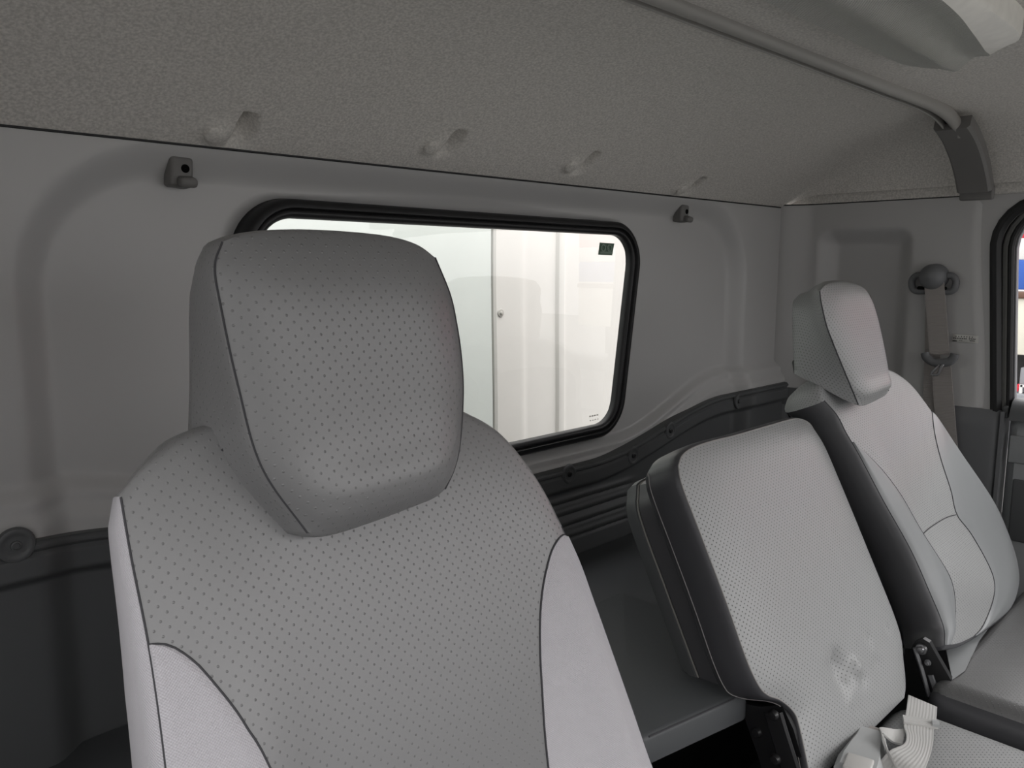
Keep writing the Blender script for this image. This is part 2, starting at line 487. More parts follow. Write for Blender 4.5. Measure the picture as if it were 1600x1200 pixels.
# --- right door with window
door = empty('door_1', (XR+.05, 0, .3), kind='structure')
def door_loop(yr, zt, r, zb, yfront=-.52):
    pts = [Vector((yr[0], zb)), Vector((yr[1], zt))]
    q = rpoly([(yr[0], zb), (yr[1], zt), (yfront, zt+.0), (yfront-.1, zb)], [.001, r, .1, .001], 10)
    return q
DL = [(yy, z) for yy, z in []]
def open_path(yb, yt, zb, zt, r, x):
    """rear edge upward, round the corner, forward along the top"""
    L = rpoly([(yb, zb), (yt, zt), (-.5, zt), (-.5, zb)], [.001, r, .08, .001], 14)
    return [Vector((x, p.x, p.y)) for p in L[11:]][0:]
def dpath(yb, yt, zb, zt, r, x):
    c = rpoly([(yb, zb), (yt, zt), (-.52, zt)], [.0005, r, .0005], 14)
    c = [p for p in c[15:30]]
    return spl_path([(yb, zb)] + [(p.x, p.y) for p in c] + [(-.3, zt), (-.52, zt-.01)], x)
def spl_path(pts, x):
    return [Vector((x, p.x, p.y)) for p in resample([Vector(q) for q in pts], 70)]
def rprof(w, h, r=.002): return [(-w/2+r, -h/2), (w/2-r, -h/2), (w/2, -h/2+r), (w/2, h/2-r), (w/2-r, h/2), (-w/2+r, h/2), (-w/2, h/2-r), (-w/2, -h/2+r)]
s = Mesh(); s.sweep(dpath(.391, .4205, .845, 1.212, .075, XR+.027), rprof(.018, .016, .006), (1, 0, 0)); s.build('rubber_seal', 'rubber', door)
s = Mesh(); s.sweep(dpath(.3795, .405, .845, 1.2055, .074, XR+.030), rprof(.008, .01, .002), (1, 0, 0)); s.build('weatherstrip', 'fuzz', door)
s = Mesh(); s.sweep(dpath(.3725, .3965, .845, 1.2035, .073, XR+.036), rprof(.010, .02, .003), (1, 0, 0)); s.build('window_frame', 'rubber', door)
s = Mesh(); s.sweep(dpath(.3665, .3905, .845, 1.2005, .070, XR+.042), rprof(.0035, .014, .001), (1, 0, 0)); s.build('glass_channel', 'trim_mid', door)
pth = dpath(.3665, .3905, .845, 1.2005, .070, XR+.044)
s = Mesh(); s.ngon([p for p in pth] + [Vector((XR+.044, -.52, .845))]); s.build('pane', 'glass', door)
s = Mesh(); s.sweep([p+Vector((0, 0, 0)) for p in dpath(.400, .428, .845, 1.221, .080, XR+.022)], [(.004, -.008), (-.080, -.008), (-.080, -.004), (.004, -.004)], (-1, 0, 0)); s.build('trim_7', 'panel').__setitem__('kind', 'structure')
s = Mesh(); s.sweep(dpath(.396, .420, .20, 1.228, .080, XR+.058), rprof(.045, .012, .002), (1, 0, 0)); s.build('door_frame', 'rubber', door)
# door inner panel
rows = []
for k in range(41):
    row = []
    for i in range(61):
        Y = .370-.89*i/60; Z = .20+(.842-.20)*k/40
        e = .370-Y; x = XR+.020
        x += .014*(1-math.sqrt(max(0, 1-(1-clamp(e/.012))**2)))
        x += .012*(1-math.sqrt(max(0, 1-(1-clamp((.842-Z)/.014))**2)))
        row.append((x, Y, Z))
    rows.append(row)
s = Mesh(); s.grid(rows); s.grid([[(XR+.034, .370, .20), (XR+.034, .370, .842)], [(XR+.085, .370, .20), (XR+.085, .370, .842)]])
s.build('door_panel', 'door_grey', door)
s = Mesh(); s.sweep([Vector((XR+.036, y, .838)) for y in (.366, .36, .30, .1, -.2, -.52)], [(.030*math.cos(a), .036*math.sin(a)) for a in [PI*j/12 for j in range(13)]], (0, 0, 1))
s.build('window_sill_cap', 'trim_dark', door)
s = Mesh(); p0 = hit(1573, 680, 0, XR+.018); p1 = hit(1600, 718, 0, XR+.018)
s.rbox((XR+.0195, .3025, .787), (.006, .125, .048), .0028); s.build('cover_plate', 'door_grey', door)
s = Mesh(); s.rbox((XR+.0195, .284, .680), (.006, .14, .11), .0028); s.build('door_pocket', 'trim_dark', door)
s = Mesh(); s.rbox((XR+.012, .372, .60), (.01, .03, .5), .004)
# striker post, short black stub between pillar and door
s = Mesh(); s.rbox((XR+.03, .376, .849), (.02, .010, .022), .003); s.build('sill_end', 'trim_dark', door)

# --- left wall stub, floor, dashboard bulkhead (behind and beside the viewpoint)
s = Mesh(); s.rbox((-.03, .66, .70), (.04, .32, 1.03), .01); s.build('wall_left', 'panel').__setitem__('kind', 'structure')
s = Mesh(); s.rbox((.78, .1, .185), (1.62, 1.5, .03), .005); s.build('floor', 'floor').__setitem__('kind', 'structure')
s = Mesh(); s.rbox((.78, -.60, .46), (1.62, .06, .52), .02); s.build('wall_front', 'trim_mid').__setitem__('kind', 'structure')
s = Mesh(); s.rbox((.78, .83, .46), (1.62, .03, .53), .005); s.build('wall_rear_lower', 'trim_dark').__setitem__('kind', 'structure')
s = Mesh(); s.rbox((-.05, -.08, .53), (.05, 1.14, .66), .01); s.rbox((-.04, -.55, 1.03), (.04, .12, .36), .01); s.rbox((-.04, -.08, 1.235), (.04, 1.14, .06), .01)
s.build('added_left_door', 'trim_mid').__setitem__('kind', 'structure')  # unseen closed left door, added to cut the daylight from that side
# roof skin over the headliner
s = Mesh(); s.rbox((.78, .10, 1.42), (1.76, 1.54, .03), .012); s.rbox((.78, .855, 1.32), (1.76, .03, .20), .01); s.rbox((XR+.095, .10, 1.335), (.03, 1.54, .17), .01); s.rbox((-.085, .10, 1.335), (.03, 1.54, .17), .01); s.rbox((.78, -.655, 1.355), (1.76, .03, .13), .01); s.build('roof', 'white').__setitem__('kind', 'structure')

# --- roof cross strip and its end cover
YBAR = .432
bp = [(-.01, YBAR, 1.20), (.06, YBAR, 1.29), (.16, YBAR, 1.325), (.40, YBAR+.004, 1.329), (.78, YBAR+.004, 1.330), (1.10, YBAR, 1.328), (1.25, YBAR-.004, 1.326), (1.33, YBAR-.003, 1.3205), (1.385, YBAR-.001, 1.309), (1.40, YBAR, 1.303)]
path = spl(bp, 90)
s = Mesh(); s.sweep(path, [(.0078*math.cos(a), .011*math.sin(a)+.004) for a in [2*PI*j/16 for j in range(16)]], (0, 0, 1))
trim_5 = s.build('trim_5', 'bar'); trim_5['kind'] = 'structure'
s = Mesh(); s.sweep([p+Vector((0, .0165, .002)) for p in path], rprof(.003, .012, .001), (0, 0, 1)); s.build('rear_lip', 'bar', trim_5)
s = Mesh(); s.sweep([p+Vector((0, .0115, .007)) for p in path], rprof(.006, .006, .001), (0, 0, 1)); s.build('shadow_gap', 'rubber', trim_5)
cp = [(1.370, .435, 1.3145), (1.412, .435, 1.300), (1.457, .436, 1.2765), (1.492, .437, 1.250), (1.512, .437, 1.226)]
s = Mesh(); s.sweep(spl(cp, 40), [(-.026, -.012), (.026, -.012), (.026, .004), (.022, .008), (-.022, .008), (-.026, .004)], lambda t: (-.55, 0, -1) if t < .5 else (-1, 0, -.55))
trim_6 = s.build('trim_6', 'cap'); trim_6['kind'] = 'structure'
s = Mesh(); s.rbox((1.522, .436, 1.2215), (.012, .052, .024), .004); s.build('hinge_tab', 'cap', trim_6)
s = Mesh(); s.rbox((1.512, .440, 1.2290), (.006, .012, .009), .002); s.build('clip', 'cap', trim_6)

# ================================================================ THINGS ON THE SHELL
ordn = ['at the far left', 'second from the left', 'third from the left', 'at the far right']
for i, c in enumerate(clip_at):
    e = 1e-3
    nx_ = (ceilZ(c.x+e, c.y)-ceilZ(c.x-e, c.y))/(2*e); ny_ = (ceilZ(c.x, c.y+e)-ceilZ(c.x, c.y-e))/(2*e)
    n = Vector((nx_, ny_, -1)).normalized()
    s = Mesh(); s.lathe(Vector((c.x-.010, c.y, ceilZ(c.x-.01, c.y)+scoop(c.x-.01, c.y)-.0005)), n, [(.0001, .0022), (.008, .002), (.0102, .001), (.0112, -.001), (.0112, -.004)], 24)
    tag(s.build('headliner_clip', 'fabric'), 'round felt covered headliner clip ' + ordn[i] + ' in the row above the rear window', 'clip', 'headliner clips above the rear window')
def coat_hook(px, py, label):
    p = hit(px, py, 1, .822); x, z = p.x, p.z
    r = empty('coat_hook', (x, .822, z), label, 'hook', 'coat hooks on the rear wall')
    s = Mesh(); s.rbox((x, .813, z+.001), (.023, .02, .030), .004, Matrix.Rotation(.06, 3, 'Y')); s.build('base', 'cap', r)
    s = Mesh(); s.rbox((x+.003, .800, z-.009), (.018, .014, .010), .004, Matrix.Rotation(.3, 3, 'X')); s.build('peg', 'cap', r)
    s = Mesh(); s.lathe((x+.003, .8028, z+.004), (0, -1, 0), [(.0001, .0006), (.0040, .0006), (.0042, 0)], 18); s.build('screw_hole', 'hole', r)
coat_hook(273, 272, 'grey plastic coat hook left of the rear window under the headliner')
coat_hook(1057, 335, 'grey plastic coat hook right of the rear window near the cab corner')

# sticker on the rear pane
c4 = [hit(x, y, 1, .8140) for x, y in [(937, 379), (959.5, 380.5), (956, 399), (934.5, 398)]]
e = empty('window_sticker', c4[3], 'small dark green square sticker on the upper right of the rear pane', 'sticker')
s = Mesh(); s.grid([[c4[0], c4[1]], [c4[3], c4[2]]]); s.grid([[p+Vector((0, -.0006, 0)) for p in c4[:2]], [c4[3]+Vector((0, -.0006, 0)), c4[2]+Vector((0, -.0006, 0))]])
s.build('film', 'green', e)
cc = sum(c4, Vector((0, 0, 0)))/4; w_, h_ = (c4[1]-c4[0]).length, (c4[0]-c4[3]).length
s = Mesh(); cy = cc.y-.0012
s.rbox((cc.x, cy, cc.z-.30*h_), (w_*.86, .0004, h_*.16), 0)
for dx in (-.22, .2):
    s.lathe((cc.x+dx*w_, cy, cc.z+.08*h_), (0, -1, 0), [(w_*.11, 0), (w_*.11, .0004), (w_*.17, .0004), (w_*.17, 0)], 18)
s.sweep([(cc.x-.18*w_, cy, cc.z-.08*h_), (cc.x, cy, cc.z+.28*h_), (cc.x+.2*w_, cy, cc.z-.1*h_)], rprof(.0016, .0005, .0001), (0, -1, 0))
s.build('print', 'green_pale', e)
# faint etched maker mark in the corner of the pane
p = hit(928, 655, 1, .8140)
s = Mesh()
for dx in (-.010, -.004, .002, .008):
    s.rbox((p.x+dx, .8137, p.z+.006), (.004, .0003, .0022), 0); s.rbox((p.x+dx+.001, .8137, p.z-.001), (.003, .0003, .0014), 0)
M['etch'] = mat('etched mark', (.8, .78, .72), .8)
tag(s.build('glass_mark', 'etch'), 'faint etched mark in the lower right corner of the rear pane', 'mark')

# belt on the right pillar
XB = XR+.020
belt = empty('seat_belt', hit(1462, 430, 0, XB), 'grey passenger seat belt hanging on the right pillar with anchor and tongue', 'seat belt')
pa = hit(1462, 436, 0, XB)
s = Mesh(); 
s.lathe((XB-.014, pa.y, pa.z+.004), (-1, 0, 0), [(.0001, .026), (.010, .024), (.019, .016), (.023, .004), (.0235, -.012)], 24)
s.build('anchor', 'trim_mid', belt)
s = Mesh()
lob = [Vector((XB-.010, pa.y+a, pa.z+b)) for a, b in [(.020, .006), (.030, .006), (.037, -.004), (.034, -.018), (.024, -.022), (0, -.020), (-.024, -.022), (-.034, -.018), (-.037, -.004), (-.030, .006), (-.020, .006)]]
s.sweep(spl(lob, 60), [(.006*math.cos(a), .007*math.sin(a)) for a in [2*PI*j/12 for j in range(12)]], (-1, 0, 0)); s.build('guide_loop', 'trim_mid', belt)
s = Mesh(); s.rbox((XB-.016, pa.y, pa.z-.016), (.006, .050, .006), .0025); s.build('slot', 'hole', belt)
def strap(pts, w, name, material, parent, th=.0022):
    """pts: list of (left 3-D point, right 3-D point)"""
    A = spl([a for a, b in pts], 40); B = spl([b for a, b in pts], 40); s = Mesh()
    n = []
    for i in range(40):
        d = A[min(i+1, 39)]-A[max(i-1, 0)]; n.append(d.cross(B[i]-A[i]).normalized())
    L = [0]
    for i in range(1, 40): L.append(L[-1]+(A[i]-A[i-1]).length)
    cols = [A, B, [b+q*th for b, q in zip(B, n)], [a+q*th for a, q in zip(A, n)], A]
    ww = (B[0]-A[0]).length; us = [0, ww, ww+th, 2*ww+th, 2*ww+2*th]
    s.grid([[c[i] for c in cols] for i in range(40)], [[(us[k], L[i]) for k in range(5)] for i in range(40)])
    return s.build(name, material, parent)
def hx(x, y, X): return hit(x, y, 0, X)
strap([(hx(1444.5, 441, XB-.018), hx(1475.5, 441, XB-.018)), (hx(1449, 500, XB-.017), hx(1480, 500, XB-.017)), (hx(1453, 553, XB-.016), hx(1484, 555, XB-.016))], .04, 'webbing', 'web', belt)
strap([(hx(1456, 572, XB-.015), hx(1486, 570, XB-.015)), (hx(1460, 630, XB-.015), hx(1491, 630, XB-.015)), (hx(1465, 680, XB-.015), hx(1496, 690, XB-.015)), (hx(1474, 760, XB-.015), hx(1505, 770, XB-.015))], .04, 'webbing', 'web', belt)
strap([(hx(1448, 441, XB-.006), hx(1470, 441, XB-.006)), (hx(1445, 560, XB-.006), hx(1470, 560, XB-.006)), (hx(1442, 650, XB-.006), hx(1472, 650, XB-.006))], .04, 'webbing', 'web', belt)
pt = hx(1468, 560, XB-.02)
tn = Mesh()
tp = [hx(1445, 551, XB-.024), hx(1448, 559, XB-.024), hx(1460, 566, XB-.024), hx(1480, 566, XB-.024), hx(1489, 560, XB-.024), hx(1492, 553, XB-.024)]
tn.sweep(spl(tp, 30), [(.0075*math.cos(a), .006*math.sin(a)) for a in [2*PI*j/12 for j in range(12)]], (-1, 0, 0))
t_o = tn.build('tongue', 'trim_mid', belt)
s = Mesh(); s.sweep(spl([hx(1470, 568, XB-.027), hx(1463, 575, XB-.03), hx(1455, 584, XB-.03), hx(1462, 586, XB-.03), hx(1466, 584, XB-.03), hx(1471, 573, XB-.03), hx(1475, 568, XB-.027)], 40), rprof(.0045, .003, .001), (-1, 0, 0)); s.build('latch_plate', 'steel', t_o)

# silver plate on the pillar
q = [hx(x, y, XR+.0185) for x, y in [(1489, 522), (1529.5, 522), (1529.5, 534.5), (1489, 534)]]
pl = empty('rating_plate', q[3], 'small silver label plate on the right pillar beside the seat belt', 'label plate')
cy_, cz_ = (q[0].y+q[1].y)/2, (q[0].z+q[3].z)/2; wy, hz = abs(q[0].y-q[1].y), abs(q[0].z-q[3].z)
s = Mesh(); s.rbox((XR+.0178, cy_, cz_), (.0014, wy, hz), .0006); s.build('plate', 'silver', pl)
s = Mesh(); xp = XR+.0169
for k in range(7): s.rbox((xp, cy_+wy*(.36-.105*k), cz_+.24*hz), (.0006, wy*.032, hz*.15), 0)
for k in range(13):
    if k != 8: s.rbox((xp, cy_+wy*(.44-.068*k), cz_-.0*hz), (.0006, wy*.045, hz*.13), 0)
for k in range(3): s.rbox((xp, cy_+wy*(.20-.04*k), cz_-.24*hz), (.0006, wy*.018, hz*.10), 0)
s.rbox((xp, cy_-wy*.28, cz_-.24*hz), (.0006, wy*.2, hz*.09), 0); s.rbox((xp, cy_+wy*.40, cz_-.36*hz), (.0006, wy*.17, hz*.12), 0)
s.build('print', 'print', pl)

# roof lamp
ZL = 1.318
lp = empty('ceiling_lamp', (.7, .31, 1.335), 'long ceiling lamp with ribbed lens and smooth pale end strip on the headliner', 'lamp')
LAMP_REAR = [(.30, .356), (.60, .356), (.90, .356), (.963, .355), (.985, .3515)]
LAMP_RIGHT = [(.985, .3515), (.998, .345), (1.004, .336), (.991, .311), (.966, .275)]
LAMP_FRONT = [(.30, .240), (.55, .242), (.749, .248), (.853, .259), (.966, .275)]
LAMP_LEFT = [(.30, .356), (.29, .30), (.30, .240)]
def coons(B, T, L, Rr):
    nu, nv = len(B), len(L); out = []
    for j in range(nv):
        v = j/(nv-1); row = []
        for i in range(nu):
            u = i/(nu-1)
            p = B[i]*(1-v)+T[i]*v+L[j]*(1-u)+Rr[j]*u - (B[0]*(1-u)*(1-v)+B[-1]*u*(1-v)+T[0]*(1-u)*v+T[-1]*u*v)
            row.append(p)
        out.append(row)
    return out
lens = coons(spl(LAMP_REAR, 70), spl(LAMP_FRONT, 70), spl(LAMP_LEFT, 34), spl(LAMP_RIGHT, 34))
def lens_z(i, j):
    v = j/33; e = min(i/69, 1-i/69)
    return ZL - .009*math.exp(-((v-.50)/.16)**2) - .004*sm(.75, 1, v) + .003*sm(.06, 0, 1-i/69)
LZ = [[Vector((p.x, p.y, lens_z(i, j))) for i, p in enumerate(r)] for j, r in enumerate(lens)]
s = Mesh(); s.grid(LZ, [[(p.x, p.y) for p in r] for r in LZ]); s.build('ribbed_lens', 'lens', lp)
wf = spl([(.30, .228), (.55, .230), (.76, .236), (.89, .236), (.940, .243), (.957, .256), (.966, .275)], 70)
s = Mesh(); fr_ = LZ[-1]
s.grid([fr_, [Vector((a.x*.5+b.x*.5, a.y*.5+b.y*.5, ZL-.0005)) for a, b in zip(fr_, wf)], [Vector((b.x, b.y, ZL+.004)) for b in wf], [Vector((b.x, b.y-.002, ZL+.009)) for b in wf], [Vector((b.x, b.y-.003, ZL+.05)) for b in wf]])
s.build('pale_strip', 'lens_end', lp)
edge = LZ[0]+[r[-1] for r in LZ[1:]]
s = Mesh(); s.grid([edge, [p+Vector((0, .003, .004)) for p in edge], [p+Vector((.002, .010, .024)) for p in edge], [p+Vector((.002, .012, .05)) for p in edge]]); s.build('housing', 'cap', lp)

# ================================================================ SEATS
def smooth_tab(tab):
    return [(p.x, p.y) for p in spl(tab, 50)]
def interp(tab, x):
    if x <= tab[0][0]: return tab[0][1]
    for (a, b), (c, d) in zip(tab, tab[1:]):
        if x <= c: return b+(d-b)*(x-a)/(c-a)
    return tab[-1][1]
class Pad:
    """an upholstered pad: front patch inside four edge curves, rounded rim rings going back"""
    def __init__(s, fr, L, T, R, B, bulge, rings, nu=60, nv=80, back=None, dscale=None, edge_n=None):
        s.fr = fr; s.nu, s.nv = nu, nv
        C = lambda c, n: spl(c, n)
        l, t, r, b = C(L, nv), C(T, nu), C(R, nv), C(B, nu)
        s.P = coons(b, t, l, r); s.N = [[bulge(i/(nu-1), j/(nv-1), s.P[j][i]) for i in range(nu)] for j in range(nv)]
        loop = l[:-1]+t[:-1]+list(reversed(r))[:-1]+list(reversed(b))[:-1]
        s.seg = [0, nv-1, nv-1+nu-1, 2*(nv-1)+nu-1, 2*(nv-1)+2*(nu-1)]
        if back:
            bl, bt, br, bb = [C(c, n) for c, n in zip(back, (nv, nu, nv, nu))]
            bloop = bl[:-1]+bt[:-1]+list(reversed(br))[:-1]+list(reversed(bb))[:-1]
        else: bloop = loop
        nor = loop_normals(loop)
        for _ in range(3): nor = [((nor[i-1]+nor[i]*2+nor[(i+1) % len(nor)])).normalized() for i in range(len(nor))]
        s.rings = []; s.ruv = []; acc = 0; prev = (0, 0)
        for f, o, d in rings:
            acc += math.hypot(o-prev[0], d-prev[1]); prev = (o, d); ring = []; ru = []
            for k, p in enumerate(loop):
                q = p.lerp(bloop[k], f)
                ds = dscale(p, k) if dscale else 1.
                en = edge_n(p) if edge_n else 0.
                w = q+nor[k]*o*min(1., ds*1.3)
                ring.append(fr(w.x, w.y, d*ds+en)); ru.append((p+nor[k]*acc))
            s.rings.append(ring); s.ruv.append(ru)
    def at(s, a, b, eps=0.):
        x = clamp(a)*(s.nu-1); y = clamp(b)*(s.nv-1); i = min(int(x), s.nu-2); j = min(int(y), s.nv-2); fx, fy = x-i, y-j
        bl = lambda A: (A[j][i]*(1-fx)+A[j][i+1]*fx)*(1-fy)+(A[j+1][i]*(1-fx)+A[j+1][i+1]*fx)*fy
        p = bl(s.P); return s.fr(p.x, p.y, bl(s.N)+eps), (p.x, p.y)
    def front(s, m):
        m.grid([[s.fr(p.x, p.y, n) for p, n in zip(pr, nr)] for pr, nr in zip(s.P, s.N)], [[(p.x, p.y) for p in pr] for pr in s.P]); return m
    def rim(s, m, sides, k0=0, k1=None):
        """sides: 0 left 1 top 2 right 3 bottom"""
        n = len(s.rings[0]); rg = s.rings[k0:k1]; ru = s.ruv[k0:k1]
        for sd in sides:
            idx = [k % n for k in range(s.seg[sd], s.seg[sd+1]+1)]
            m.grid([[r[i] for i in idx] for r in rg], [[(r[i].x, r[i].y) for i in idx] for r in ru])
        return m
    def backfill(s, m):
        n = len(s.rings[-1]); r = s.rings[-1]; c = sum(r, Vector((0, 0, 0)))/n
        m.grid([[c]*(n+1), r+[r[0]]]); return m
    def patch(s, m, a_fn, b0, b1, eps, nu=14, nv=40):
        """sub-panel lying on the front: a runs over a_fn(b) = (a0, a1)"""
        rows = []; uv = []
        for j in range(nv):
            b = b0+(b1-b0)*j/(nv-1); a0, a1 = a_fn(b); row = []; u = []
            for i in range(nu):
                k = i/(nu-1); p, q = s.at(a0+(a1-a0)*k, b, eps*min(1, 6*min(k, 1-k)+.15)); row.append(p); u.append(q)
            rows.append(row); uv.append(u)
        m.grid(rows, uv); return m
    def find(s, x, t):
        best = (1e9, 0, 0)
        for j in range(s.nv):
            for i in range(s.nu):
                d = (s.P[j][i]-Vector((x, t))).length
                if d < best[0]: best = (d, i/(s.nu-1), j/(s.nv-1))
        d, a, b = best; st = 1/s.nu
        while st > 1e-4:
            done = True
            for da, db in ((st, 0), (-st, 0), (0, st), (0, -st)):
                a2, b2 = clamp(a+da), clamp(b+db); q = s.at(a2, b2)[1]; e = math.hypot(q[0]-x, q[1]-t)
                if e < d-1e-9: d, a, b, done = e, a2, b2, False
            if done: st /= 2
        return a, b
    def line(s, m, ab, r, eps=.0004, n=60):
        pts = [s.at(a, b, eps)[0] for a, b in spl(ab, n)]
        m.tube(pts, r, 6); return m
    def rimline(s, m, sides, r, ring=0):
        n = len(s.rings[0])
        for sd in sides:
            idx = [k % n for k in range(s.seg[sd], s.seg[sd+1]+1)]; m.tube([s.rings[ring][i] for i in idx], r, 6)
        return m
RIM = [(0, 0, 0), (0, .003, -.0025), (0, .0055, -.008), (0, .0065, -.016), (0, .0065, -.03), (0, .004, -.05), (0, -.002, -.068), (0, -.012, -.08), (0, -.03, -.088)]

# ---------------------------------------------------- driver seat
ds = empty('driver_seat', (.33, .3, .2), 'nearest grey dotted vinyl driver seat with tall headrest in front of the rear window', 'seat')
FD = Frame(.45, .875, 17)
L = [(.112, -.42), (.125, -.3), (.140, -.18), (.149, -.08), (.1525, 0.), (.1515, .06), (.1515, .097)]
T = [(.1515, .097), (.165, .108), (.183, .117), (.205, .125), (.25, .133), (.31, .136), (.38, .132), (.416, .112), (.440, .098), (.457, .083), (.475, .058), (.489, .032), (.501, 0.)]
R = [(.582, -.42), (.567, -.3), (.551, -.231), (.540, -.17), (.524, -.084), (.514, -.04), (.501, 0.)]
B = [(.112, -.42), (.34, -.43), (.582, -.42)]
def bul_d(a, b, p):
    e = (1-abs(2*a-1)**5)*(1-max(0, (b-.55)/.45)**6)
    bol = math.exp(-((abs(2*a-1)-.78)/.16)**2)*sm(.95, .5, b)
    return .004*e + .012*bol*e
bk = Pad(FD, L, T, R, B, bul_d, RIM, 70, 100, dscale=lambda p, k: interp(((-.10, 1.), (-.02, .88), (.05, .60), (.080, .50), (.097, .22)), p.y) if p.x < .1535 else (.16+.84*sm(.1515, .21, p.x) if p.x < .25 and p.y > .05 else 1.))
mm = Mesh(); bk.front(mm); bk.rim(mm, [1]); bko = mm.build('backrest', 'leather_big', ds, 60)
for sd, nm in ((0, 'side_gusset'), (2, 'side_gusset')):
    mm = Mesh(); bk.rim(mm, [sd]); g = mm.build(nm, 'cloth_pale', ds, 60); g['label'] = 'pale woven side gusset'
mm = Mesh(); bk.rim(mm, [3]); bk.backfill(mm); mm.build('back_shell', 'vinyl_dark', ds, 60)
# side bolsters of pale woven cloth
lb = [bk.find(x, t) for x, t in FD.pxs([(238, 1001), (262, 1008), (300, 1033), (330, 1068), (360, 1108), (385, 1150), (412, 1200)])]
lb = [(lb[0][0]*.0, lb[0][1])]+lb[1:]
lb = sorted([(b, a) for a, b in lb]); sl = (lb[1][1]-lb[0][1])/(lb[1][0]-lb[0][0]); lb = [(0, lb[0][1]-sl*lb[0][0]*.6), (lb[0][0]*.5, lb[0][1]-sl*lb[0][0]*.42)]+lb
rb = [bk.find(x, t) for x, t in FD.pxs([(878, 824), (862, 850), (848, 890), (840, 940), (838, 1000), (841, 1070), (850, 1190)])]
rb = sorted([(b, a) for a, b in rb]); rb[-1] = (rb[-1][0], 1.); rb = smooth_tab([(0, rb[0][1]-.05), (rb[0][0]*.5, rb[0][1]-.03)]+rb)
lb = smooth_tab(lb)
mm = Mesh(); bk.patch(mm, lambda b: (0., max(0.001, interp(lb, b))), 0, lb[-1][0], .003, 16, 60); o = mm.build('side_bolster', 'cloth_pale', ds, 60); o['label'] = 'pale woven left bolster'
mm = Mesh(); bk.patch(mm, lambda b: (min(.999, interp(rb, b)), 1.), 0, rb[-1][0], .003, 16, 60); o = mm.build('side_bolster', 'cloth_pale', ds, 60); o['label'] = 'pale woven right bolster'
sm_ = Mesh()
bk.line(sm_, [(a, b) for b, a in lb], .0008, .0004); bk.line(sm_, [(a, b) for b, a in rb], .0008, .0004)
bk.rimline(sm_, [0, 2], .0007)
# headrest
FH = Frame(.45, 1.0, 5)
HL = [(.251, -.0695), (.224, -.022), (.2135, .03), (.2075, .076), (.206, .100), (.212, .1145)]
HT = [(.212, .1145), (.224, .1185), (.245, .1215), (.275, .1228), (.31, .122), (.338, .1195), (.358, .1145), (.3715, .1065)]
HR = [(.366, -.0635), (.376, -.050), (.3835, -.031), (.3895, .005), (.390, .033), (.3875, .058), (.383, .080), (.3715, .1065)]
HB = [(.251, -.0695), (.262, -.074), (.280, -.0745), (.31, -.0725), (.340, -.0695), (.356, -.0675), (.366, -.0635)]
BL = [(.202, -.075), (.206, -.02), (.212, .03), (.216, .075), (.220, .092), (.230, .106)]
BT = [(.230, .106), (.24, .112), (.26, .1155), (.31, .1165), (.34, .114), (.36, .109), (.372, .098)]
BR = [(.402, -.08), (.398, -.03), (.394, .02), (.389, .06), (.384, .080), (.372, .098)]
BB = [(.202, -.075), (.31, -.09), (.402, -.08)]
def bul_h(a, b, p):
    q = (1-abs(2*a-1)**4)*(1-abs(2*b-1)**5)
    return .013*q + .008*math.exp(-((b-.12)/.14)**2)*(1-abs(2*a-1)**4)*(1-(1-min(1, b/.12))**3)
HRIM = [(0, 0, 0), (.01, .001, -.002), (.02, .002, -.008), (.05, .0025, -.018), (.18, .0025, -.030), (.50, .002, -.045), (.82, .001, -.060), (1, -.002, -.072), (1, -.012, -.086), (1, -.03, -.094)]
hd = Pad(FH, HL, HT, HR, HB, bul_h, HRIM, 60, 60, back=(BL, BT, BR, BB))
mm = Mesh(); hd.front(mm); hd.rim(mm, [0, 1, 2, 3]); hd.backfill(mm); hro = mm.build('headrest', 'leather_big', ds, 50)
for sd in (0, 2): hs = Mesh(); hd.rimline(hs, [sd], .0007); hs.build('stitching', 'seam', hro)
jl = [bk.find(x, t) for x, t in FD.pxs([(345, 702), (372, 722), (400, 758), (430, 800), (458, 828)])]
bk.line(sm_, jl, .0009, .0006)
sm_.build('stitching', 'seam', bko)
# seat cushion (under the frame of view)
mm = Mesh(); mm.rbox((.34, .08, .50), (.44, .46, .13), .04, Matrix.Rotation(.08, 3, 'X'), 5); mm.build('cushion', 'leather_big', ds)
mm = Mesh(); mm.rbox((.34, .1, .315), (.36, .36, .23), .02); mm.build('pedestal', 'metal_black', ds)

# ---------------------------------------------------- middle seat
ms = empty('middle_seat', (.85, .25, .2), 'middle seat with upright pale dotted backrest creased near its foot', 'seat')
FM = Frame(.455, .87, 25)
L = FM.pxs([(1267, 1225), (1262, 1195), (1249, 1135), (1240, 1112), (1220, 1094), (1200, 1086), (1186, 1072), (1167, 1032), (1134, 939), (1097, 841), (1066, 759), (1060, 728)])
T = FM.pxs([(1060, 728), (1066, 712), (1082, 700), (1110, 690), (1150, 680), (1200, 665.5), (1238, 655), (1254, 656), (1266, 663), (1273, 675)])
R = FM.pxs([(1413, 1090), (1415, 1070), (1412, 1035), (1402, 975), (1350, 845), (1310, 750), (1290, 704), (1273, 675)])
B = FM.pxs([(1267, 1225), (1335, 1166), (1413, 1090)])
dents = [(FM.px(x, y), h, s_) for x, y, h, s_ in [(1306, 1052, -.0115, .019), (1298, 1030, -.005, .010), (1326, 1044, .006, .009), (1338, 1064, -.003, .008), (1318, 1088, .003, .012), (1346, 1000, -.002, .008), (1377, 983, -.0016, .006), (1283, 1046, -.0015, .010), (1360, 1040, -.0015, .009)]]
def bul_m(a, b, p):
    e = (1-abs(2*a-1)**6)*(1-abs(2*b-1)**8)
    h = .010*e
    for (q, hh, s_) in dents:
        r2 = (p.x-q[0])**2+(p.y-q[1])**2; h += hh*math.exp(-r2/(s_*s_))
    return h
